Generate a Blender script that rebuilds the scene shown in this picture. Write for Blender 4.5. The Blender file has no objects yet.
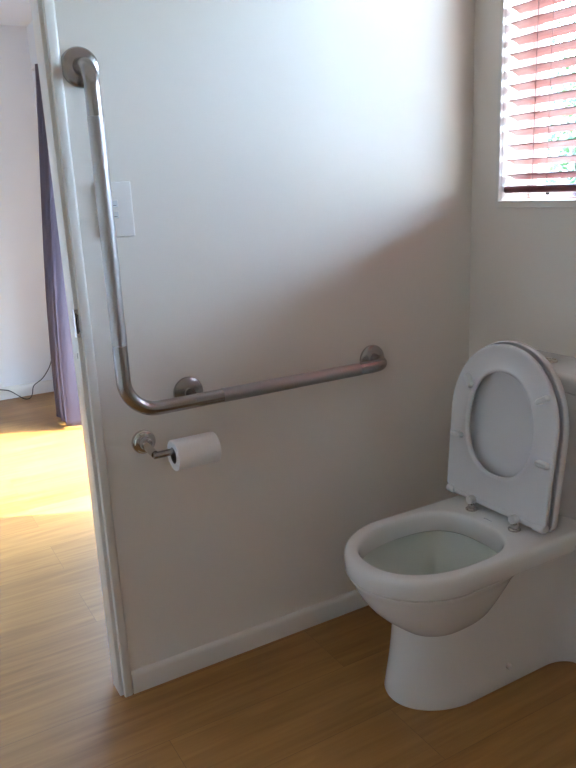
import bpy, bmesh, math, random
from mathutils import Vector, Matrix
random.seed(7)
PI = math.pi
C = bpy.context.scene.collection

# ------------------------------------------------------------------ materials
def newmat(name, col, rough=.5, metal=0., **kw):
    m = bpy.data.materials.new(name); m.use_nodes = True
    b = m.node_tree.nodes['Principled BSDF']
    b.inputs['Base Color'].default_value = (*col, 1)
    b.inputs['Roughness'].default_value = rough
    b.inputs['Metallic'].default_value = metal
    for k, v in kw.items(): b.inputs[k].default_value = v
    return m

def add_bump(m, scale=200., strength=.1, dist=.001, detail=3, vec_scale=(1, 1, 1)):
    nt = m.node_tree; N = nt.nodes; L = nt.links
    b = N['Principled BSDF']
    tc = N.new('ShaderNodeTexCoord'); mp = N.new('ShaderNodeMapping'); mp.inputs['Scale'].default_value = vec_scale
    no = N.new('ShaderNodeTexNoise'); no.inputs['Scale'].default_value = scale; no.inputs['Detail'].default_value = detail
    bu = N.new('ShaderNodeBump'); bu.inputs['Strength'].default_value = strength; bu.inputs['Distance'].default_value = dist
    L.new(tc.outputs['Object'], mp.inputs['Vector']); L.new(mp.outputs['Vector'], no.inputs['Vector'])
    L.new(no.outputs['Fac'], bu.inputs['Height']); L.new(bu.outputs['Normal'], b.inputs['Normal'])
    return no

WALLCOL = (.77, .735, .68)
m_wall = newmat('wall_paint', WALLCOL, .42); add_bump(m_wall, 260, .12, .0006)
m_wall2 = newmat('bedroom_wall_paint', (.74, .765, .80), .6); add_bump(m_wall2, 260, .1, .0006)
m_ceil = newmat('ceiling_paint', (.86, .84, .80), .8)
m_cream = newmat('cream_bounce_paint', (.82, .77, .68), .6)  # wall paint made brighter on the unseen walls to bounce more light
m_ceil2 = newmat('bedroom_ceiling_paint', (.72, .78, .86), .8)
m_trim = newmat('white_trim_enamel', (.74, .72, .675), .3); add_bump(m_trim, 60, .05, .0006)
m_ceramic = newmat('white_ceramic', (.74, .74, .73), .09, 0)
m_bowl = newmat('shaded_bowl_ceramic', (.62, .67, .62), .12)  # same ceramic, coloured darker and greener for the shade inside the bowl
m_plastic = newmat('white_seat_plastic', (.73, .74, .77), .22)
m_rubber = newmat('clear_buffer', (.72, .74, .74), .35)
m_chrome = newmat('chrome', (.62, .60, .58), .12, 1.)
m_dark = newmat('dark_gap', (.03, .03, .03), .6)
m_steel = newmat('satin_stainless', (.40, .375, .36), .27, 1.)
add_bump(m_steel, 90, .05, .0004, vec_scale=(1, 1, 1))
m_peen = newmat('peened_stainless', (.43, .41, .40), .38, 1.); add_bump(m_peen, 420, .55, .0012, 1)
m_paper = newmat('toilet_paper', (.84, .84, .83), .9)
m_card = newmat('grey_card', (.20, .17, .14), .9)
m_switch = newmat('switch_plastic', (.76, .75, .72), .3)
m_rocker = newmat('rocker_plastic', (.66, .70, .72), .25)
m_cord = newmat('blind_cord', (.30, .20, .20), .8)
m_rail = newmat('shaded_slat_wood', (.16, .035, .045), .35)  # slat wood darkened for the shaded bottom rail, shared by the headrail
m_cable = newmat('black_cable', (.02, .02, .02), .5)
m_alu = newmat('aluminium_joinery', (.75, .76, .77), .35)
m_grime = newmat('stay_metal', (.22, .23, .30), .4, .8)
m_water = newmat('water', (.75, .82, .80), .03, 0, **{'Transmission Weight': .9, 'IOR': 1.33})

# peened paper texture: fine embossing across the roll
add_bump(m_paper, 240, .5, .0008, 1, (1, 1, 1))

# slat: stained basswood with fine grain
m_slat = newmat('red_stained_slat', (.62, .20, .16), .5, **{'Specular IOR Level': .25})
def mix_noise(m, c1, c2, scale, vec, detail=4):
    nt = m.node_tree; N = nt.nodes; L = nt.links; b = N['Principled BSDF']
    tc = N.new('ShaderNodeTexCoord'); mp = N.new('ShaderNodeMapping'); mp.inputs['Scale'].default_value = vec
    no = N.new('ShaderNodeTexNoise'); no.inputs['Scale'].default_value = scale; no.inputs['Detail'].default_value = detail
    cr = N.new('ShaderNodeValToRGB'); cr.color_ramp.elements[0].color = (*c1, 1); cr.color_ramp.elements[1].color = (*c2, 1)
    cr.color_ramp.elements[0].position = .35; cr.color_ramp.elements[1].position = .65
    L.new(tc.outputs['Object'], mp.inputs['Vector']); L.new(mp.outputs['Vector'], no.inputs['Vector'])
    L.new(no.outputs['Fac'], cr.inputs['Fac']); L.new(cr.outputs['Color'], b.inputs['Base Color'])
    return cr
mix_noise(m_slat, (.29, .150, .130), (.35, .185, .165), 30, (8, .6, 8))

# curtain cloth: dull violet, lets some daylight through
m_curt = bpy.data.materials.new('violet_curtain_cloth'); m_curt.use_nodes = True
nt = m_curt.node_tree; b = nt.nodes['Principled BSDF']
b.inputs['Base Color'].default_value = (.115, .10, .135, 1); b.inputs['Roughness'].default_value = .8
tr = nt.nodes.new('ShaderNodeBsdfTranslucent'); tr.inputs['Color'].default_value = (.44, .41, .50, 1)
mx = nt.nodes.new('ShaderNodeMixShader'); mx.inputs[0].default_value = .4
nt.links.new(b.outputs[0], mx.inputs[1]); nt.links.new(tr.outputs[0], mx.inputs[2])
nt.links.new(mx.outputs[0], nt.nodes['Material Output'].inputs['Surface'])

# window glass: thin pane
m_glass = bpy.data.materials.new('window_glass'); m_glass.use_nodes = True
nt = m_glass.node_tree; nt.nodes.remove(nt.nodes['Principled BSDF'])
t_ = nt.nodes.new('ShaderNodeBsdfTransparent'); g_ = nt.nodes.new('ShaderNodeBsdfGlossy'); g_.inputs['Roughness'].default_value = .02
t_.inputs['Color'].default_value = (.96, .98, .97, 1)
lw0 = nt.nodes.new('ShaderNodeLayerWeight'); lw0.inputs['Blend'].default_value = .5
lw1 = nt.nodes.new('ShaderNodeMath'); lw1.operation = 'POWER'; lw1.inputs[1].default_value = 5; nt.links.new(lw0.outputs['Facing'], lw1.inputs[0])
lw = nt.nodes.new('ShaderNodeMath'); lw.operation = 'MULTIPLY_ADD'; lw.inputs[1].default_value = .9; lw.inputs[2].default_value = .035; nt.links.new(lw1.outputs[0], lw.inputs[0])
mx = nt.nodes.new('ShaderNodeMixShader')
nt.links.new(lw.outputs[0], mx.inputs[0]); nt.links.new(t_.outputs[0], mx.inputs[1]); nt.links.new(g_.outputs[0], mx.inputs[2])
nt.links.new(mx.outputs[0], nt.nodes['Material Output'].inputs['Surface'])

# oak laminate: boards run along x, offset joints, streaky grain
def oak():
    m = bpy.data.materials.new('oak_laminate'); m.use_nodes = True
    nt = m.node_tree; N = nt.nodes; L = nt.links; b = N['Principled BSDF']
    tc = N.new('ShaderNodeTexCoord')
    mp = N.new('ShaderNodeMapping'); mp.inputs['Location'].default_value = (.595, .02, 0)
    br = N.new('ShaderNodeTexBrick'); br.offset = .37; br.offset_frequency = 2
    br.inputs['Color1'].default_value = (0, 0, 0, 1); br.inputs['Color2'].default_value = (1, 1, 1, 1)
    br.inputs['Mortar'].default_value = (.5, .5, .5, 1)
    br.inputs['Scale'].default_value = 1; br.inputs['Mortar Size'].default_value = .0006
    br.inputs['Brick Width'].default_value = 1.25; br.inputs['Row Height'].default_value = .185
    br.inputs['Bias'].default_value = 0
    L.new(tc.outputs['Object'], mp.inputs['Vector']); L.new(mp.outputs['Vector'], br.inputs['Vector'])
    # grain, shifted per board
    sc = N.new('ShaderNodeVectorMath'); sc.operation = 'MULTIPLY'; sc.inputs[1].default_value = (13.7, 5.1, 3.3)
    L.new(br.outputs['Color'], sc.inputs[0])
    ad = N.new('ShaderNodeVectorMath'); ad.operation = 'ADD'
    L.new(tc.outputs['Object'], ad.inputs[0]); L.new(sc.outputs[0], ad.inputs[1])
    m1 = N.new('ShaderNodeMapping'); m1.inputs['Scale'].default_value = (1.6, 26, 1)
    n1 = N.new('ShaderNodeTexNoise'); n1.inputs['Scale'].default_value = 2.2; n1.inputs['Detail'].default_value = 7; n1.inputs['Distortion'].default_value = .5
    L.new(ad.outputs[0], m1.inputs['Vector']); L.new(m1.outputs[0], n1.inputs['Vector'])
    m2 = N.new('ShaderNodeMapping'); m2.inputs['Scale'].default_value = (1.1, 5.5, 1)
    n2 = N.new('ShaderNodeTexNoise'); n2.inputs['Scale'].default_value = 1.7; n2.inputs['Detail'].default_value = 3; n2.inputs['Distortion'].default_value = 1.2
    L.new(ad.outputs[0], m2.inputs['Vector']); L.new(m2.outputs[0], n2.inputs['Vector'])
    cr = N.new('ShaderNodeValToRGB'); e = cr.color_ramp.elements
    e[0].position = .28; e[0].color = (.188, .080, .017, 1)
    e[1].position = .72; e[1].color = (.40, .203, .058, 1)
    x1 = N.new('ShaderNodeMath'); x1.operation = 'MULTIPLY'; x1.inputs[1].default_value = .55
    x2 = N.new('ShaderNodeMath'); x2.operation = 'MULTIPLY_ADD'; x2.inputs[1].default_value = .33
    x3 = N.new('ShaderNodeMath'); x3.operation = 'MULTIPLY_ADD'; x3.inputs[1].default_value = .16
    L.new(n1.outputs['Fac'], x1.inputs[0])
    L.new(n2.outputs['Fac'], x2.inputs[0]); L.new(x1.outputs[0], x2.inputs[2])
    L.new(br.outputs['Color'], x3.inputs[0]); L.new(x2.outputs[0], x3.inputs[2])
    L.new(x3.outputs[0], cr.inputs['Fac'])
    dk = N.new('ShaderNodeMix'); dk.data_type = 'RGBA'; dk.blend_type = 'MIX'
    L.new(br.outputs['Fac'], dk.inputs[0]); L.new(cr.outputs['Color'], dk.inputs[6]); dk.inputs[7].default_value = (.18, .09, .03, 1)
    L.new(dk.outputs[2], b.inputs['Base Color'])
    b.inputs['Roughness'].default_value = .40; b.inputs['Specular IOR Level'].default_value = .55
    bu = N.new('ShaderNodeBump'); bu.inputs['Strength'].default_value = .12; bu.inputs['Distance'].default_value = .0006
    L.new(n1.outputs['Fac'], bu.inputs['Height']); L.new(bu.outputs[0], b.inputs['Normal'])
    return m
m_oak = oak()

# ------------------------------------------------------------------ helpers
def obj(name, bm, mat, parent=None, loc=None, sharp=35, mods=None):
    bmesh.ops.recalc_face_normals(bm, faces=bm.faces)
    me = bpy.data.meshes.new(name); bm.to_mesh(me); bm.free()
    for p in me.polygons: p.use_smooth = True
    me.set_sharp_from_angle(angle=math.radians(sharp))
    me.materials.append(mat)
    o = bpy.data.objects.new(name, me); C.objects.link(o)
    if parent is not None:
        o.parent = parent
        o.matrix_parent_inverse = Matrix.Identity(4)
        me.transform(Matrix.Translation(-world_loc(parent)))
    return o
def world_loc(o):
    v = Vector(o.location)
    while o.parent is not None:
        o = o.parent; v += Vector(o.location)
    return v
def tag(o, label, cat, group=None):
    o['label'] = label; o['category'] = cat
    if group: o['group'] = group
    return o
def thing(name, loc, label, cat, group=None):
    o = bpy.data.objects.new(name, None); C.objects.link(o); o.location = loc; o.empty_display_size = .05
    return tag(o, label, cat, group)
def struct(name, bm, mat, parent=None, **k):
    o = obj(name, bm, mat, parent, **k)
    if parent is None: o['kind'] = 'structure'
    return o
def bx(bm, x0, x1, y0, y1, z0, z1, bev=0, seg=2):
    vs = [bm.verts.new((x, y, z)) for x in (x0, x1) for y in (y0, y1) for z in (z0, z1)]
    q = [(0, 1, 3, 2), (4, 6, 7, 5), (0, 4, 5, 1), (2, 3, 7, 6), (0, 2, 6, 4), (1, 5, 7, 3)]
    fs = [bm.faces.new([vs[i] for i in f]) for f in q]
    if bev:
        es = list({e for f in fs for e in f.edges})
        bmesh.ops.bevel(bm, geom=es, offset=bev, segments=seg, profile=.5, affect='EDGES')
    return bm
def boxbm(*a, **k): return bx(bmesh.new(), *a, **k)
def loft(bm, rings, cap0=True, cap1=True, closed=True):
    R = [[bm.verts.new(p) for p in r] for r in rings]
    n = len(R[0])
    for a, b in zip(R, R[1:]):
        for i in range(n if closed else n - 1):
            j = (i + 1) % n
            bm.faces.new((a[i], a[j], b[j], b[i]))
    if cap0: bm.faces.new(R[0][::-1])
    if cap1: bm.faces.new(R[-1])
    return R
def lathe(bm, prof, center, axis, seg=40, cap0=True, cap1=True):
    """prof: (radius, offset along axis)"""
    ax = Vector(axis).normalized()
    u = ax.orthogonal().normalized(); v = ax.cross(u)
    c = Vector(center)
    rings = [[c + ax * h + (u * math.cos(2 * PI * i / seg) + v * math.sin(2 * PI * i / seg)) * max(r, 1e-5) for i in range(seg)] for r, h in prof]
    loft(bm, rings, cap0, cap1); return bm
def fillet_path(pts, rads, seg=10):
    out = [Vector(pts[0])]
    for i in range(1, len(pts) - 1):
        p, a, b = Vector(pts[i]), Vector(pts[i - 1]), Vector(pts[i + 1])
        da = (a - p).normalized(); db = (b - p).normalized(); r = rads[i - 1]
        ang = da.angle(db); t = r / math.tan(ang / 2)
        cen = p + (da + db).normalized() * (r / math.sin(ang / 2))
        s = p + da * t - cen; e = p + db * t - cen
        tot = s.angle(e); ax = s.cross(e).normalized()
        for k in range(seg + 1):
            out.append(cen + Matrix.Rotation(tot * k / seg, 3, ax) @ s)
    out.append(Vector(pts[-1])); return out
def sweep(bm, path, r, seg=24, caps=True):
    path = [Vector(p) for p in path]; rings = []
    t0 = (path[1] - path[0]).normalized(); u = t0.orthogonal().normalized()
    for i, p in enumerate(path):
        t = ((path[min(i + 1, len(path) - 1)] - path[max(i - 1, 0)])).normalized()
        u = (u - t * u.dot(t)).normalized(); v = t.cross(u)
        rr = r[i] if isinstance(r, (list, tuple)) else r
        rings.append([p + (u * math.cos(2 * PI * k / seg) + v * math.sin(2 * PI * k / seg)) * rr for k in range(seg)])
    loft(bm, rings, caps, caps); return bm
def smoothpath(pts, n=8):
    P = [Vector(p) for p in pts]; out = []
    for i in range(len(P) - 1):
        a, b, c, d = P[max(i - 1, 0)], P[i], P[i + 1], P[min(i + 2, len(P) - 1)]
        for k in range(n):
            t = k / n
            out.append(.5 * ((2 * b) + (c - a) * t + (2 * a - 5 * b + 4 * c - d) * t * t + (3 * b - a - 3 * c + d) * t ** 3))
    out.append(P[-1]); return out

# ------------------------------------------------------------------ room shell
WT = .10            # wall thickness
CEIL = 2.30; CEIL2 = 2.09
JX = -1.102         # jamb face of the doorway
DX0 = JX - .82      # other jamb
FAR = 3.07; BR = -.43; BL = -3.4; LX = -2.35; FY = -2.25
WY0, WY1, WZ0, WZ1 = -1.25, -.107, 1.098, 1.80     # bathroom window
OY0, OY1, OZ1 = .80, 2.24, 1.86                   # bedroom glazed opening
DH = 1.98

bm = boxbm(LX - .1, .14, FY - .1, WT, -.12, 0)
bx(bm, BL - .1, BR + .12, WT, FAR + .12, -.12, 0)
struct('floor', bm, m_oak)
struct('ceiling', boxbm(LX - .1, .14, FY - .1, WT, CEIL, CEIL + .1), m_ceil)
struct('ceiling_bedroom', boxbm(BL - .1, BR + .12, WT, FAR + .12, CEIL2, CEIL2 + .1), m_ceil2)
# wall with the grab bar, doorway at its left end
bm = boxbm(JX + .02, .0, 0, WT, 0, CEIL)
bx(bm, LX - .1, DX0 - .02, 0, WT, 0, CEIL); bx(bm, DX0 - .02, JX + .02, 0, WT, DH + .02, CEIL)
struct('wall_back', bm, m_wall)
# wall with the window
bm = boxbm(0, .14, FY - .1, WY0, 0, CEIL); bx(bm, 0, .14, WY1, WT, 0, CEIL)
bx(bm, 0, .14, WY0, WY1, 0, WZ0); bx(bm, 0, .14, WY0, WY1, WZ1, CEIL)
struct('wall_right', bm, m_wall)
struct('wall_left', boxbm(LX - .1, LX, FY, 0, 0, CEIL), m_cream)
struct('wall_front', boxbm(LX - .1, 0, FY - .1, FY, 0, CEIL), m_cream)
struct('wall_bedroom_back', boxbm(BL - .1, BR + .12, FAR, FAR + .1, 0, CEIL2), m_wall2)
struct('wall_bedroom_left', boxbm(BL - .1, BL, WT, FAR, 0, CEIL2), m_wall2)
bm = boxbm(BR, BR + .12, WT, OY0, 0, CEIL2); bx(bm, BR, BR + .12, OY1, FAR, 0, CEIL2); bx(bm, BR, BR + .12, OY0, OY1, OZ1, CEIL2)
struct('wall_bedroom_right', bm, m_wall2)
struct('wall_bedroom_front', boxbm(BL - .1, LX - .1, 0, WT, 0, CEIL2), m_wall2)

def skirting(name, p0, p1, nrm, h=.055, t=.012):
    """extruded profile with a rounded top, from p0 to p1, nrm pointing into the room"""
    p0, p1, n = Vector((*p0, 0)), Vector((*p1, 0)), Vector((*nrm, 0))
    prof = [(0, 0), (t, 0), (t, h - .012), (t - .0015, h - .006), (t - .005, h - .0015), (t - .009, h), (0, h)]
    bm = bmesh.new()
    loft(bm, [[q + n * a + Vector((0, 0, b)) for a, b in prof] for q in (p0, p1)])
    return struct(name, bm, m_trim)
skirting('baseboard_back', (-1.071, 0), (0, 0), (0, -1))
skirting('baseboard_right', (0, -.0125), (0, FY), (-1, 0))
skirting('baseboard_left', (LX, FY), (LX, 0), (1, 0))
skirting('baseboard_bedroom_back', (BL, FAR), (BR, FAR), (0, -1), h=.075)

# doorway: jamb lining, architrave, strike plate
dm = bmesh.new()
bx(dm, JX, JX + .02, -.001, .055, 0, DH, .0012)
bx(dm, DX0 - .02, DX0, 0.0, .055, 0, DH, .0012)
bx(dm, DX0 - .02, JX + .02, 0.0, .055, DH, DH + .02, .0012)
door = struct('door_1', dm, m_trim)
def archi(x0, x1, z0, z1, thick=.0125):
    """architrave leg with an eased outer edge"""
    bm = bmesh.new(); prof = [(x0, -.0005), (x0, -.010), (x0 + .0015, -thick), (x0 + (x1 - x0) * .72, -thick), (x1 - .004, -thick + .0015), (x1 - .001, -thick + .005), (x1, -.0005)]
    loft(bm, [[(a, b, z) for a, b in prof] for z in (z0, z1)])
    return bm
struct('architrave', archi(JX + .0085, -1.071, 0, DH + .03), m_trim, door)
bm = archi(DX0 - .004, DX0 - .035, 0, DH + .03); struct('architrave', bm, m_trim, door)
struct('architrave', boxbm(DX0 - .0035, JX + .003, -.0125, -.0005, DH + .002, DH + .03), m_trim, door)
bm = boxbm(JX - .0010, JX + .0075, -.0024, .012, .874, .933, .0005, 1)
sp = struct('strike_plate', bm, m_chrome, door)
bm = boxbm(JX + .0005, JX + .0035, -.0029, -.0023, .882, .925); struct('latch_hole', bm, m_dark, sp)
bm = bmesh.new(); loft(bm, [[(JX + .0045, -.0022, z), (JX + .0045, -.005, z), (JX + .0055, -.0075, z), (JX + .0066, -.0075, z), (JX + .0066, -.0022, z)] for z in (.885, .922)])
struct('lip', bm, m_chrome, sp)
# drag marks on the jamb below the strike
bm = boxbm(JX - .0004, JX + .0002, .014, .017, .826, .838); struct('scuff', bm, m_dark, door)

# ------------------------------------------------------------------ bathroom window
bm = bmesh.new()
A = .019    # thin face frame around the opening
for a in ((WY0 - A, WY1 + .012, WZ0 - A * .85, WZ0), (WY0 - A, WY1 + .012, WZ1, WZ1 + A), (WY0 - A, WY0, WZ0, WZ1), (WY1, WY1 + .012, WZ0, WZ1)):
    bx(bm, -.009, .0005, a[0], a[1], a[2], a[3], .001, 1)
# reveal lining
T = .001
bx(bm, 0, .14, WY0, WY1, WZ0 - .0, WZ0 + T); bx(bm, 0, .14, WY0, WY1, WZ1 - T, WZ1)
bx(bm, 0, .14, WY0, WY0 + T, WZ0 + T, WZ1 - T); bx(bm, 0, .14, WY1 - T, WY1, WZ0 + T, WZ1 - T)
win = struct('window_1', bm, m_trim)
bm = bmesh.new(); S = .028
bx(bm, .10, .135, WY0 + T, WY1 - T, WZ0 + T, WZ0 + S, .002, 1); bx(bm, .10, .135, WY0 + T, WY1 - T, WZ1 - S, WZ1 - T, .002, 1)
bx(bm, .10, .135, WY0 + T, WY0 + S, WZ0 + S, WZ1 - S, .002, 1); bx(bm, .10, .135, WY1 - S, WY1 - T, WZ0 + S, WZ1 - S, .002, 1)
struct('window_frame', bm, m_alu, win)
struct('window_pane', boxbm(.117, .120, WY0 + S, WY1 - S, WZ0 + S, WZ1 - S), m_glass, win)
bm = bmesh.new()
sweep(bm, [(.088, -.262, WZ0 + .0125), (.088, -.45, WZ0 + .0125)], .0045, 10)
for k in range(6): lathe(bm, [(.0065, -.004), (.0065, .004)], (.088, -.272 - k * .03, WZ0 + .0125), (0, 1, 0), 10)
bx(bm, .083, .102, -.30, -.285, WZ0 + .005, WZ0 + .014)
struct('window_stay', bm, m_grime, win)

# glazed opening of the bedroom
bm = bmesh.new(); F = .05
bx(bm, BR + .03, BR + .09, OY0, OY1, 0.001, .03); bx(bm, BR + .03, BR + .09, OY0, OY1, OZ1 - F, OZ1)
bx(bm, BR + .03, BR + .09, OY0, OY0 + F, .03, OZ1 - F); bx(bm, BR + .03, BR + .09, OY1 - F, OY1, .03, OZ1 - F)
w2 = struct('window_2', bm, m_alu)
struct('window_pane', boxbm(BR + .058, BR + .062, OY0 + F, OY1 - F, .03, OZ1 - F), m_glass, w2)

# ------------------------------------------------------------------ venetian blind
BX = .026          # blind plane
bl = thing('venetian_blind', (BX, (WY0 + WY1) / 2, WZ1 - .045), 'red-brown wooden slatted blind hanging in the bright window, tilted half open', 'blind')
SY0, SY1 = WY0 + .012, -.1135
def slat_bm(z):
    bm = bmesh.new(); w = .0355; t = .0026; tilt = math.radians(21)
    ys = [SY0, SY0 + .001, SY1 - .001, SY1]; prof = []
    n = 8
    for k in range(n + 1):
        a = -w / 2 + w * k / n; crown = .0012 * (1 - (2 * a / w) ** 2)
        prof.append((a, crown + t / 2))
    for k in range(n, -1, -1):
        a = -w / 2 + w * k / n; crown = .0012 * (1 - (2 * a / w) ** 2)
        prof.append((a, crown - t / 2))
    ct, st = math.cos(tilt), math.sin(tilt)
    def tr(a, b, y): return (BX + a * ct + b * st, y, z - a * st + b * ct)
    loft(bm, [[tr(a, b, y) for a, b in prof] for y in (SY0, SY1)])
    return bm
s0 = obj('slat', slat_bm(1.157), m_slat, bl)
z = 1.157 + .0359; k = 1
while z < WZ1 - .07:
    o = s0.copy(); C.objects.link(o); o.parent = bl; o.location = (s0.location.x, s0.location.y, s0.location.z + .0359 * k)
    z += .0359; k += 1
obj('bottom_rail', boxbm(BX - .022, BX + .022, SY0, SY1 + .0045, 1.117, 1.135, .006, 3), m_rail, bl)
obj('headrail', boxbm(BX - .022, BX + .024, SY0, SY1, WZ1 - .045, WZ1 - .004, .002, 1), m_rail, bl)
for yy in (-.206, -.68, -1.16):
    for xx in (BX - .0225, BX + .0225):
        bm = bmesh.new(); sweep(bm, [(xx, yy, 1.1345), (xx, yy, WZ1 - .045)], .0011, 6)
        obj('ladder_cord', bm, m_cord, bl)
for yy in (-.251, -.72, -1.12):
    bm = bmesh.new(); sweep(bm, [(BX - .0235, yy, 1.1345), (BX - .0235, yy, WZ1 - .045)], .0007, 6)
    obj('lift_cord', bm, m_cord, bl)
for yy in (-.236, -.72, -1.12):
    bm = bmesh.new(); lathe(bm, [(.004, 0), (.0052, -.002), (.0052, -.005), (.003, -.0075)], (BX, yy, 1.1185), (0, 0, 1), 14)
    obj('cord_plug', bm, m_dark, bl)

# ------------------------------------------------------------------ grab bar
gb = thing('grab_bar', (-.866, 0, .714), 'L-shaped stainless steel grab bar with textured grip and round wall flanges', 'grab bar')
R_ = .0155; BY = -.070; VX = -1.035; HZ = .711
full = fillet_path([(VX, 0, 1.402), (VX, BY, 1.402), (VX, BY, HZ), (-.345, BY, HZ), (-.345, 0, HZ)], [.048, .072, .042], 14)
def clip(path, f0, f1):
    """part of the polyline between two predicates' parameters (arc lengths)"""
    L = [0]
    for a, b_ in zip(path, path[1:]): L.append(L[-1] + (b_ - a).length)
    def at(s):
        for i in range(len(path) - 1):
            if L[i + 1] >= s: return path[i].lerp(path[i + 1], (s - L[i]) / max(L[i + 1] - L[i], 1e-9))
        return path[-1]
    return [at(f0)] + [p for p, l in zip(path, L) if f0 + 1e-4 < l < f1 - 1e-4] + [at(f1)], L
_, LL = clip(full, 0, 1)
def arc_at(test):
    for i in range(len(full) - 1):
        a, b_ = full[i], full[i + 1]
        if test(a) <= 0 <= test(b_) or test(b_) <= 0 <= test(a):
            ta, tb = test(a), test(b_)
            if abs(tb - ta) > 1e-9: return LL[i] + (LL[i + 1] - LL[i]) * (-ta) / (tb - ta)
s1 = arc_at(lambda p: p.z - 1.305); s2 = arc_at(lambda p: p.z - .858)
s3 = arc_at(lambda p: p.x + .812); s4 = arc_at(lambda p: p.x + .435); s5 = arc_at(lambda p: p.x + .615)
for a, b_, nm, mt, rr in ((0, s1, 'bend', m_steel, R_), (s1, s2, 'textured_grip', m_peen, R_ + .0004), (s2, s3, 'bend', m_steel, R_),
                          (s3, s5, 'textured_grip', m_peen, R_ + .0004), (s5, s4, 'textured_grip', m_peen, R_ + .0002), (s4, LL[-1], 'bend', m_steel, R_)):
    pth, _ = clip(full, a, b_); bm = bmesh.new(); sweep(bm, pth, rr, 32); obj(nm, bm, mt, gb)
FP = [(.038, 0), (.038, -.004), (.0372, -.0062), (.034, -.0085), (.028, -.0105), (.0205, -.0118), (.0175, -.0135), (.0168, -.016)]
def wall_lathe(prof, x, z, seg=48):
    bm = bmesh.new(); lathe(bm, [(r, -h) for r, h in prof], (x, 0, z), (0, -1, 0), seg); return bm
for fx, fz in ((VX, 1.402), (-.345, HZ)): obj('flange', wall_lathe(FP, fx, fz), m_steel, gb)
obj('flange', wall_lathe([(.036, 0), (.036, -.004), (.0352, -.0062), (.031, -.0085), (.020, -.0112), (.013, -.0125), (.0115, -.015)], -.866, .714), m_steel, gb)
bm = bmesh.new(); sweep(bm, [(-.866, -.008, .713), (-.866, -.062, .711)], .0095, 20); obj('post', bm, m_steel, gb)

# ------------------------------------------------------------------ toilet roll holder and roll
hx, hz = -.983, .6185
th = thing('toilet_roll_holder', (hx, 0, hz), 'chrome toilet roll holder with round wall plate below the grab bar', 'toilet roll holder')
obj('wall_plate', wall_lathe([(.0275, 0), (.0275, -.004), (.0265, -.0065), (.024, -.0075), (.0235, -.0105), (.0215, -.0125), (.015, -.0135), (.0145, -.020), (.0125, -.0225), (.0120, -.026)], hx, hz), m_chrome, th)
bm = bmesh.new(); sweep(bm, [(hx, -.012, hz), (hx - .005, -.05, hz - .002), (hx - .004, -.086, hz - .005)], [.0105, .009, .0085], 20); obj('stem', bm, m_chrome, th)
bm = bmesh.new(); lathe(bm, [(.0065, 0), (.0078, .0015), (.0078, .143), (.0065, .1445)], (-.993, -.092, hz - .005), (1, 0, 0), 24); obj('arm', bm, m_steel, th)
# roll, hanging on the arm
rx0, rx1, ry, rz, rr = -.949, -.849, -.092, .6040, .0345
bm = bmesh.new()
seg = 56; ri = .0185
prof = [(ri, rx0), (rr - .001, rx0), (rr, rx0 + .0012), (rr, rx1 - .0012), (rr - .001, rx1), (ri, rx1)]
rings = []
for r, x in prof:
    ring = []
    for i in range(seg):
        a = 2 * PI * i / seg; k = 1 + (.012 * math.sin(2 * a + .6) if r > .03 else 0)
        ring.append((x, ry + r * k * math.cos(a), rz + r * k * math.sin(a)))
    rings.append(ring)
loft(bm, rings + [rings[0]], False, False); bmesh.ops.remove_doubles(bm, verts=bm.verts, dist=1e-6)
# loose end of the sheet
bx(bm, rx0 + .001, rx1 - .001, ry + rr * .995, ry + rr * 1.012, rz - .026, rz + .006)
roll = tag(obj('toilet_roll', bm, m_paper), 'part-used white toilet roll hanging on the chrome wall holder', 'toilet roll')
bm = bmesh.new(); rings = [[(x, ry + r * math.cos(2 * PI * i / 40), rz + r * math.sin(2 * PI * i / 40)) for i in range(40)] for r, x in ((ri - .0012, rx0 + .0006), (ri, rx0 + .0006), (ri, rx1 - .0006), (ri - .0012, rx1 - .0006), (ri - .0012, rx0 + .0006))]
loft(bm, rings, False, False); obj('cardboard_core', bm, m_card, roll)

# ------------------------------------------------------------------ light switch
sx0, sx1, sz0, sz1 = -1.031, -.957, 1.073, 1.185
sw = thing('light_switch', ((sx0 + sx1) / 2, 0, (sz0 + sz1) / 2), 'white double light switch plate on the wall behind the upright grab bar', 'light switch')
obj('switch_plate', boxbm(sx0, sx1, -.0075, 0, sz0, sz1, .003, 3), m_switch, sw)
for zc in (1.141, 1.1185):
    obj('switch_surround', boxbm(-1.006, -.9885, -.0092, -.006, zc - .0082, zc + .0082, .001, 1), m_switch, sw)
    bm = bmesh.new(); x0, x1 = -1.004, -.9905
    loft(bm, [[(x, -.008, zc - .0062), (x, -.0138, zc - .0062), (x, -.0115, zc), (x, -.0105, zc + .0062), (x, -.008, zc + .0062)] for x in (x0, x1)])
    obj('rocker', bm, m_rocker, sw)
    obj('indicator', boxbm(-1.001, -.9935, -.0128, -.0122, zc - .004, zc - .0025), m_dark, sw)

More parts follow.
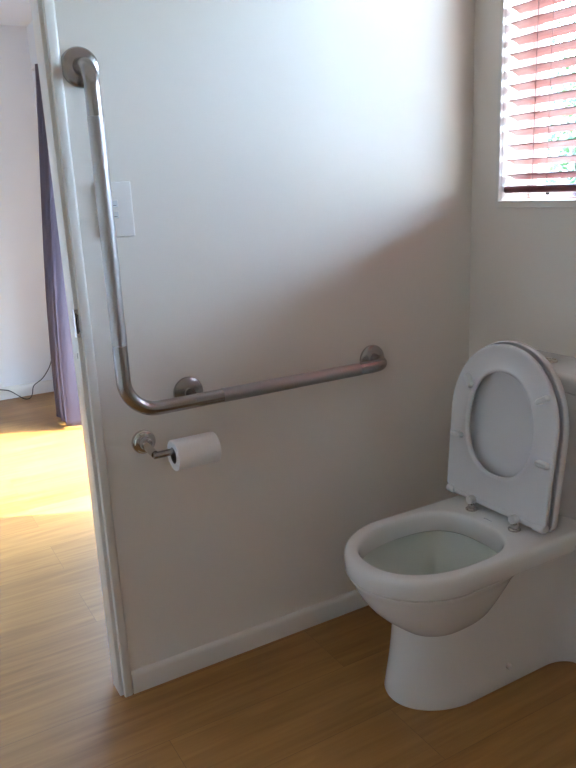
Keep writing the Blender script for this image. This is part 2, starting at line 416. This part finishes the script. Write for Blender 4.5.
# ------------------------------------------------------------------ toilet
TY = -.381
t = thing('toilet', (-.35, TY, 0), 'white ceramic toilet in the corner with its seat and lid raised against the cistern', 'toilet')
ZT = .380; OCX = -.460
def ray_poly(poly, c, ang):
    d = (math.cos(ang), math.sin(ang)); best = None
    for i in range(len(poly)):
        a, b_ = poly[i], poly[(i + 1) % len(poly)]
        ex, ey = b_[0] - a[0], b_[1] - a[1]
        det = -d[0] * ey + d[1] * ex
        if abs(det) < 1e-12: continue
        wx, wy = a[0] - c[0], a[1] - c[1]
        tt = (-wx * ey + wy * ex) / det; uu = (d[0] * wy - d[1] * wx) / det
        if tt > 0 and -1e-6 <= uu <= 1 + 1e-6 and (best is None or tt < best): best = tt
    return (c[0] + d[0] * best, c[1] + d[1] * best)
def dshape(xf, xs, xb, hw, n=2.0, cr=.012, inset=0):
    """plan outline, y relative to the toilet's middle: round front at xf, straight sides from xs back to xb"""
    xf += inset; hw -= inset; xb -= inset
    P_ = []
    for k in range(61):
        a = -PI / 2 + PI * k / 60
        c, s = math.cos(a), math.sin(a)
        P_.append((xs - (xs - xf) * abs(c) ** (2 / n), hw * math.copysign(abs(s) ** (2 / n), s)))
    P_.append((xb - cr, hw)); P_.append((xb - cr * .3, hw - cr * .3)); P_.append((xb, hw - cr))
    P_.append((xb, -hw + cr)); P_.append((xb - cr * .3, -hw + cr * .3)); P_.append((xb - cr, -hw))
    return P_
corner_a = [math.atan2(s * (.159 - .012), 0 - OCX) for s in (1, -1)] + [math.atan2(s * .159, -.012 - OCX) for s in (1, -1)]
ANG = sorted([2 * PI * i / 144 - PI for i in range(144)] + corner_a)
def ring_out(z, inset=0, xf=-.672, xs=-.50, xb=0., hw=.1595, n=2.0, c=OCX):
    pl = dshape(xf, xs, xb, hw, n, inset=inset)
    return [(*(lambda q: (q[0], TY + q[1]))(ray_poly(pl, (c, 0), a)), z) for a in ANG]
def ring_in(z, cx, lf, lb, hw, n=2.25):
    out = []
    for a in ANG:
        co, si = math.cos(a), math.sin(a); l = lf if co < 0 else lb; nn = n if co < 0 else n + .55
        r = (abs(co / l) ** nn + abs(si / hw) ** nn) ** (-1 / nn)
        out.append((cx + r * co, TY + r * si, z))
    return out
bm = bmesh.new()
rim = [ring_out(.3355, .024), ring_out(.3352, .004), ring_out(.3358, .001), ring_out(.337, 0), ring_out(.364, 0), ring_out(.371, .0012), ring_out(.3765, .0042), ring_out(.3795, .0085), ring_out(.3802, .013),
       ring_in(.3802, OCX, .186, .152, .135), ring_in(.379, OCX, .183, .149, .131), ring_in(.374, OCX, .1795, .1455, .1275), ring_in(.366, OCX, .178, .144, .126),
       ring_in(.334, OCX, .176, .140, .1235), ring_in(.331, OCX, .178, .142, .1255)]
loft(bm, rim, False, False)
obj('rim', bm, m_ceramic, t, sharp=60)
# bowl interior, outside shell, one skin
bm = bmesh.new()
inner = [ring_in(.331, OCX, .178, .142, .1255), ring_in(.327, OCX, .183, .147, .131), ring_in(.31, OCX, .178, .135, .128), ring_in(.27, OCX + .0, .158, .10, .105),
         ring_in(.23, OCX + .004, .130, .084, .086), ring_in(.19, OCX + .012, .10, .068, .070), ring_in(.15, OCX + .02, .07, .055, .05), ring_in(.12, OCX + .02, .045, .04, .035)]
loft(bm, inner, False, True)
obj('bowl_interior', bm, m_bowl, t, sharp=60)
obj('water', lathe(bmesh.new(), [(.046, .1525), (.046, .1545)], (OCX + .018, TY, 0), (0, 0, 1), 40), m_water, t)
# outer bowl: rings of its own centre
def ring_e(z, xf, xb, hw, n=2.15, xs=None, nb=2.6):
    cx = (xf + xb) / 2 if xs is None else xs
    out = []
    for i in range(96):
        a = 2 * PI * i / 96; co, si = math.cos(a), math.sin(a)
        l = cx - xf if co < 0 else xb - cx; nn = n if co < 0 else nb
        r = (abs(co / l) ** nn + abs(si / hw) ** nn) ** (-1 / nn)
        out.append((cx + r * co, TY + r * si, z))
    return out
bm = bmesh.new()
loft(bm, [ring_e(.3365, -.650, -.20, .138, 2.05, -.49), ring_e(.3325, -.650, -.20, .139, 2.05, -.49), ring_e(.3310, -.664, -.20, .1525, 2.05, -.49), ring_e(.3295, -.6665, -.20, .1550, 2.05, -.49), ring_e(.326, -.6665, -.21, .1545, 2.05, -.49), ring_e(.317, -.661, -.24, .149, 2.05, -.49), ring_e(.30, -.653, -.27, .143, 2.05, -.488),
          ring_e(.275, -.640, -.29, .135, 2.05, -.484), ring_e(.25, -.621, -.305, .124, 2.05, -.48), ring_e(.23, -.602, -.315, .113, 2.05, -.475), ring_e(.213, -.582, -.32, .1015, 2.1, -.47),
          ring_e(.20, -.566, -.325, .092, 2.2, -.46), ring_e(.19, -.553, -.33, .083, 2.3, -.45)], False, False)
obj('bowl_shell', bm, m_ceramic, t, sharp=60)
# pedestal: rounded front, straight sides, concave flare out to full width at the wall
def ped(z, xf, hw, hwb, dy=0, xs=-.42, xa=-.185, xc=-.115):
    P_ = []
    for k in range(37):
        a = -PI / 2 + PI * k / 36; c, s = math.cos(a), math.sin(a)
        P_.append((xs - (xs - xf) * abs(c) ** (2 / 2.0), hw * math.copysign(abs(s) ** (2 / 2.0), s)))
    side = []
    for k in range(1, 15):
        u = k / 14; side.append((xs + (xa - xs) * u, hw))
    for k in range(1, 11):
        u = k / 10 * PI / 2
        side.append((xa + (xc - xa) * math.sin(u), hw + (hwb - hw) * (1 - math.cos(u))))
    side.append((-.10, hwb + .002)); side.append((-.004, hwb + .002))
    P_ += side; P_ += [(x, -y) for x, y in reversed(side)]
    return [(x, TY + dy + y, z) for x, y in P_]
bm = bmesh.new()
loft(bm, [ped(0, -.570, .1085, .150, .015), ped(.004, -.5715, .110, .150, .015), ped(.03, -.567, .1075, .150, .014), ped(.08, -.560, .1035, .150, .012), ped(.14, -.556, .1, .151, .009), ped(.212, -.555, .0965, .152, .005)], True, False)
def ped_back(z, hw, hwb, x0=-.385, xa=-.185, xc=-.115):
    side = [(x0 + (xa - x0) * k / 8, hw) for k in range(9)]
    for k in range(1, 11):
        u = k / 10 * PI / 2; side.append((xa + (xc - xa) * math.sin(u), hw + (hwb - hw) * (1 - math.cos(u))))
    side += [(-.10, hwb + .002), (-.004, hwb + .002)]
    return [(x, TY + y, z) for x, y in [(max(x, -.335), y) for x, y in side] + [(x, -y) for x, y in reversed(side)]]
loft(bm, [ped_back(.208, .0905, .152), ped_back(.26, .092, .154), ped_back(.31, .103, .156), ped_back(.3365, .109, .1575)], False, False, closed=False)
obj('pedestal', bm, m_ceramic, t, sharp=50)
bm = bmesh.new(); lathe(bm, [(.0072, .0), (.0072, .005), (.0055, .0072), (.0015, .008)], (-.313, TY - .0935, .051), (0, -1, 0), 20)
obj('bolt_cap', bm, m_plastic, t)
# cistern
cis = obj('cistern', (lambda b_: (loft(b_, [[(x, TY + y, z_) for x, y in dshape(-xd, -xd + .03, 0, hw, 3.2)] for xd, hw, z_ in ((.136, .153, .379), (.139, .156, .386), (.141, .158, .50), (.143, .160, .678), (.138, .155, .682))]), b_)[1])(bmesh.new()), m_ceramic, t, sharp=50)
bm = bmesh.new()
loft(bm, [[(x, TY + y, z_) for x, y in dshape(-xd, -xd + .03, -.001, hw, 3.2)] for xd, hw, z_ in ((.139, .156, .6825), (.147, .164, .683), (.1505, .1675, .6855), (.1515, .1685, .690), (.1515, .1685, .708), (.1495, .1665, .717), (.1445, .1615, .7235), (.136, .153, .7255))])
lid_c = obj('cistern_lid', bm, m_ceramic, cis, sharp=50)
bm = bmesh.new(); lathe(bm, [(.021, .7225), (.021, .728), (.0195, .7305), (.017, .7312), (.0165, .7295), (.001, .7298)], (-.078, TY + .030, 0), (0, 0, 1), 36)
obj('flush_button', bm, m_chrome, lid_c)
# small maker's mark on the deck, too faint to read
bm = bmesh.new()
for k in range(5): bx(bm, -.2935 + .0004 * k, -.2905, TY + .012 - k * .005, TY + .0155 - k * .005, .3801, .3804)
obj('deck_mark', bm, m_grime, t)
# hinges
for s, tall in ((1, True), (-1, False)):
    hy = TY + s * .0685
    bm = bmesh.new(); lathe(bm, [(.0145, .3795), (.0145, .383), (.012, .385), (.0095, .386), (.0095, .392), (.006, .3935), (.0055, .408)], (-.281, hy, 0), (0, 0, 1), 28)
    h = obj('hinge', bm, m_chrome, t)
    bm = bmesh.new(); lathe(bm, [(.004, -.009), (.0095, -.008), (.0105, 0), (.0095, .008), (.004, .009)], (-.284, hy, .4065), (1, 0, 0), 20)
    obj('hinge_cap', bm, m_rubber if tall else m_plastic, h)

# seat ring and lid: built flat in (u = across, v = along), then stood up and leaned back
LEAN = math.radians(5.0); STY = TY + .012
def stand(u, v, w):
    """u across (+ towards the back wall), v up along the seat, w towards the cistern"""
    return (-.276 + v * math.sin(LEAN) + w * math.cos(LEAN), STY + u, .402 + v * math.cos(LEAN) - w * math.sin(LEAN))
def seat_outline(inset, vtop=.392, hw=.1625, vs=.212, v0=.004, n=2.05, taper=.004):
    """points by angle, centre at (0, .205)"""
    P_ = []
    hw -= inset; vt = vtop - inset; vb = v0 + inset
    for k in range(61):
        a = PI * k / 60; c, s = math.cos(a), math.sin(a)
        P_.append((hw * math.copysign(abs(c) ** (2 / n), c), vs + (vt - vs) * abs(s) ** (2 / n)))
    r = .014; w2_ = hw - taper
    for k in range(7): a = PI + PI / 2 * k / 6; P_.append((-w2_ + r + r * math.cos(a), vb + r + r * math.sin(a)))
    for k in range(7): a = 3 * PI / 2 + PI / 2 * k / 6; P_.append((w2_ - r + r * math.cos(a), vb + r + r * math.sin(a)))
    return P_
SA = [2 * PI * i / 128 for i in range(128)]
def s_out(inset, w, **k):
    pl = seat_outline(inset, **k); return [stand(*ray_poly(pl, (0, .205), a), w) for a in SA]
def s_in(w, grow=0, cv=.203):
    out = []
    for a in SA:
        co, si = math.cos(a), math.sin(a); hw = .0985 + grow; l = (.124 if si > 0 else .120) + grow
        n = 2.1 if si > 0 else 2.35
        r = (abs(co / hw) ** n + abs(si / l) ** n) ** (-1 / n)
        v = cv + r * si - .205
        out.append(stand(r * co, .205 + v, w))
    return out
# ring: w from 0 (facing the room) to .016
bm = bmesh.new()
rg = [s_in(.0125, .003), s_in(.004, 0), s_in(.0012, .0015), s_in(0, .005), s_in(.0005, .010), s_in(.0030, .013), s_out(.014, .0045), s_out(.0075, .0030), s_out(.003, .0035), s_out(.0008, .0060), s_out(0, .010), s_out(.0015, .0145), s_out(.006, .017),
      s_in(.0165, .012), s_in(.0155, .006)]
rg.append(rg[0]); loft(bm, rg, False, False); bmesh.ops.remove_doubles(bm, verts=bm.verts, dist=1e-7)
seat = obj('seat_ring', bm, m_plastic, t, sharp=50)
def pad(u, v, rot, L_=.036, W_=.0145, H_=.009):
    bm = bmesh.new(); rings = []
    for ins, hh in ((0, .004), (0, -H_ * .5), (.0012, -H_ * .8), (.0035, -H_)):
        ring = []
        for k in range(24):
            a = 2 * PI * k / 24; c, s = math.cos(a), math.sin(a); rr_ = W_ / 2 - ins
            a_ = (L_ / 2 - W_ / 2) * (1 if c > 0 else -1) + rr_ * c; b_ = rr_ * s
            ring.append(stand(u + a_ * math.cos(rot) - b_ * math.sin(rot), v + a_ * math.sin(rot) + b_ * math.cos(rot), hh))
        rings.append(ring)
    loft(bm, rings); return bm
for u, v, rot in ((.104, .290, .95), (-.120, .290, -.55), (.129, .150, .02), (-.137, .150, .02)):
    obj('buffer', pad(u, v, rot), m_rubber, seat)
# lower barrel of the ring between the two hinge lugs
bm = bmesh.new(); R0 = .0095
loft(bm, [[stand(u, .004 + R0 * math.sin(2 * PI * k / 20), .010 + R0 * math.cos(2 * PI * k / 20)) for k in range(20)] for u in (-.125, .125)])
obj('hinge_barrel', bm, m_plastic, seat)
# lid: shallow dish behind the ring, edge turned forward
bm = bmesh.new()
k_ = dict(vtop=.398, hw=.1675, v0=-.006)
WO = .009
lg = [s_out(i_, w_ + WO, **k_) for i_, w_ in ((.030, .0262), (.010, .0255), (.0048, .0235), (.0045, .0150), (.0030, .0130), (.0008, .0142), (0, .0190), (.0012, .0290), (.006, .0335), (.03, .0355), (.09, .0365))]
loft(bm, lg, True, True)
lid = obj('lid', bm, m_plastic, t, sharp=50)
for s in (1, -1):
    bm = bmesh.new(); R1 = .0115
    loft(bm, [[stand(s * u, .003 + r1 * math.sin(2 * PI * k / 20), .012 + r1 * math.cos(2 * PI * k / 20) * 1.25) for k in range(20)] for u, r1 in ((.1275, R1), (.148, R1), (.152, R1 * .93), (.1545, R1 * .7))])
    obj('hinge_lug', bm, m_plastic, lid)

# ------------------------------------------------------------------ bedroom: curtain and cable
bm = bmesh.new()
NZ = 60; prof0 = []
def cpt(s, h):
    """s 0..1 along the gathered cloth, h 0 bottom..1 top"""
    y = 2.17 + .27 * s
    pinch = .55 + .45 * (1 - h ** 3)
    amp = .046 * pinch
    x = -.632 + .100 * h - .012 * math.sin(h * 5.0) + amp * math.sin(2 * PI * 3.0 * s + .9 + .35 * math.sin(3 * h)) + .014 * math.sin(2 * PI * 6.1 * s + 2 * h)
    y += .014 * math.cos(2 * PI * 3.0 * s + 2.1) * pinch
    return (x, y, .018 + h * 1.775)
NS = 90
G = [[bm.verts.new(cpt(i / NS, j / NZ)) for i in range(NS + 1)] for j in range(NZ + 1)]
for j in range(NZ):
    for i in range(NS): bm.faces.new((G[j][i], G[j][i + 1], G[j + 1][i + 1], G[j + 1][i]))
cur = obj('curtain', bm, m_curt, None, sharp=80)
sm = cur.modifiers.new('thickness', 'SOLIDIFY'); sm.thickness = .002
tag(cur, 'dull violet floor-length curtain gathered beside the sunlit bedroom window', 'curtain')
bm = bmesh.new(); sweep(bm, [(-.525, .55, 1.80), (-.525, 2.62, 1.80)], .009, 14)
rail = tag(obj('curtain_rail', bm, m_alu), 'slim pale rail that carries the violet curtain', 'curtain rail')
for yy in (.7, 2.6):
    bm = bmesh.new(); bx(bm, -.525, BR, yy - .008, yy + .008, 1.793, 1.807); obj('bracket', bm, m_alu, rail)

def farp(px, z): return px
cab = [(-.86, FAR - .022, .070), (-.80, FAR - .024, .052), (-.755, FAR - .05, .018), (-.73, FAR - .10, .006), (-.70, FAR - .10, .006), (-.675, FAR - .05, .018), (-.655, FAR - .024, .060),
       (-.60, FAR - .022, .095), (-.555, FAR - .02, .15), (-.53, FAR - .012, .20), (-.525, FAR - .006, .25)]
bm = bmesh.new(); sweep(bm, smoothpath([(-1.10, FAR - .022, .115), (-.98, FAR - .022, .105)] + cab, 8), .0028, 8)
tag(obj('power_cable', bm, m_cable), 'thin black cable drooping along the skirting of the bedroom wall', 'cable')

# ------------------------------------------------------------------ outdoors
struct('added_sky_block', boxbm(-.3, .36, FY - .1, FAR + .12, 2.41, 2.48), m_ceil)  # unseen overhang, added to keep high sky light off the floor
bm = boxbm(.141, .36, FY - .1, WT, 2.13, 2.16); bx(bm, BR + .121, .36, WT, FAR + .12, 2.13, 2.16); bx(bm, .345, .36, FY - .1, FAR + .12, 2.16, 2.41)
struct('added_sky_block_soffit', bm, m_ceil)  # underside and edge of the added overhang that blocks the sky
m_ground = newmat('pale_paving', (.10, .11, .09), .9)
g = struct('ground', boxbm(-.3 + .45, 60, -40, 60, -.45, -.25), m_ground)
m_leaf = bpy.data.materials.new('leaf_green'); m_leaf.use_nodes = True
nt = m_leaf.node_tree; b = nt.nodes['Principled BSDF']; b.inputs['Base Color'].default_value = (.06, .11, .045, 1); b.inputs['Roughness'].default_value = .4
tr = nt.nodes.new('ShaderNodeBsdfTranslucent'); tr.inputs['Color'].default_value = (.10, .18, .05, 1)
mx = nt.nodes.new('ShaderNodeMixShader'); mx.inputs[0].default_value = .35
nt.links.new(b.outputs[0], mx.inputs[1]); nt.links.new(tr.outputs[0], mx.inputs[2]); nt.links.new(mx.outputs[0], nt.nodes['Material Output'].inputs['Surface'])
m_bark = newmat('bark', (.20, .15, .11), .9)
def tree(px, py, h, rad, label, n=1500, seed=1):
    rnd = random.Random(seed)
    root = thing('garden_tree', (px, py, -.25), label, 'tree')
    stem = bmesh.new(); tips = []
    for k in range(9):
        a = rnd.uniform(0, 2 * PI); rr_ = rad * rnd.uniform(.3, 1); zt = h * rnd.uniform(.55, 1)
        pts = [Vector((px, py, -.25)), Vector((px + .1 * rr_ * math.cos(a), py + .1 * rr_ * math.sin(a), h * .28)),
               Vector((px + .5 * rr_ * math.cos(a + .2), py + .5 * rr_ * math.sin(a + .2), zt * .7)), Vector((px + rr_ * math.cos(a), py + rr_ * math.sin(a), zt))]
        sp_ = smoothpath(pts, 6); sweep(stem, sp_, [.035 * (1 - .85 * i / (len(sp_) - 1)) for i in range(len(sp_))], 7); tips.append(sp_)
    obj('trunk', stem, m_bark, root)
    lf = bmesh.new()
    for k in range(n):
        sp_ = rnd.choice(tips); p = rnd.choice(sp_[5:]) + Vector((rnd.gauss(0, .16), rnd.gauss(0, .16), rnd.gauss(0, .16)))
        d = Vector((rnd.gauss(0, 1), rnd.gauss(0, 1), rnd.gauss(-.3, .8))).normalized(); s_ = d.orthogonal().normalized()
        s_ = Matrix.Rotation(rnd.uniform(0, 2 * PI), 3, d) @ s_; L_ = rnd.uniform(.05, .10); W_ = L_ * .22; nn_ = d.cross(s_)
        v = [lf.verts.new(q) for q in (p, p + d * L_ * .5 + s_ * W_, p + d * L_, p + d * L_ * .5 - s_ * W_, p + d * L_ * .5 - nn_ * W_ * .35)]
        lf.faces.new((v[0], v[1], v[4])); lf.faces.new((v[1], v[2], v[4])); lf.faces.new((v[2], v[3], v[4])); lf.faces.new((v[3], v[0], v[4]))
    obj('foliage', lf, m_leaf, root)
tree(3.7, 2.55, 3.0, .6, 'leafy green garden tree seen through the blind slats', 1700, 4)

gw = struct('added_horizon_block', boxbm(5.2, 5.4, -9, 9, -.25, 2.2), newmat('horizon_block_grey', (.48, .48, .47), .7))  # added to block the low bright sky that over-lit the upper wall
# ------------------------------------------------------------------ light
SUN_EL = math.radians(50)
sd = Vector((-.89 * math.cos(SUN_EL), .455 * math.cos(SUN_EL), -math.sin(SUN_EL))).normalized()
sl = bpy.data.lights.new('sun', 'SUN'); sl.energy = 20; sl.angle = math.radians(.6); sl.color = (1., .985, .97)
so = bpy.data.objects.new('sun', sl); C.objects.link(so); so.rotation_euler = sd.to_track_quat('-Z', 'Y').to_euler(); so.location = (6, -3, 8)
w = bpy.data.worlds.new('sky'); bpy.context.scene.world = w; w.use_nodes = True
nt = w.node_tree; bg = nt.nodes['Background']
sk = nt.nodes.new('ShaderNodeTexSky'); sk.sky_type = 'NISHITA'; sk.sun_disc = False; sk.sun_elevation = SUN_EL
sk.sun_rotation = math.atan2(-sd.x, -sd.y)
sk.air_density = 1.0; sk.dust_density = 1.5; sk.ozone_density = 1.
mt_ = nt.nodes.new('ShaderNodeMix'); mt_.data_type = 'RGBA'; mt_.blend_type = 'MULTIPLY'; mt_.inputs[0].default_value = 1
mt_.inputs[7].default_value = (.87, .97, 1.07, 1)
nt.links.new(sk.outputs[0], mt_.inputs[6]); nt.links.new(mt_.outputs[2], bg.inputs['Color']); bg.inputs['Strength'].default_value = 5.0

# ------------------------------------------------------------------ camera
F_PX = 743.479
Rm = ((.8630319, -.5031090, -.0453566), (-.1665566, -.1986397, -.9658163), (.4769013, .8410848, -.2552286))
cam = bpy.data.cameras.new('camera'); co = bpy.data.objects.new('camera', cam); C.objects.link(co)
cam.sensor_fit = 'VERTICAL'; cam.sensor_height = 36; cam.lens = F_PX * 36 / 768; cam.clip_start = .02; cam.clip_end = 300
r, d, f = (Vector(v) for v in Rm)
M = Matrix((( r.x, -d.x, -f.x, -1.4797), (r.y, -d.y, -f.y, -1.55), (r.z, -d.z, -f.z, 1.1573), (0, 0, 0, 1)))
co.matrix_world = M
sc = bpy.context.scene; sc.camera = co
sc.view_settings.view_transform = 'Standard'; sc.view_settings.look = 'None'; sc.view_settings.gamma = 1; sc.view_settings.use_curve_mapping = False
sc.view_settings.exposure = 0.57
sc.cycles.use_denoising = True
sc.cycles.max_bounces = 24; sc.cycles.diffuse_bounces = 12; sc.cycles.glossy_bounces = 6; sc.cycles.transparent_max_bounces = 16
sc.cycles.sample_clamp_indirect = 12
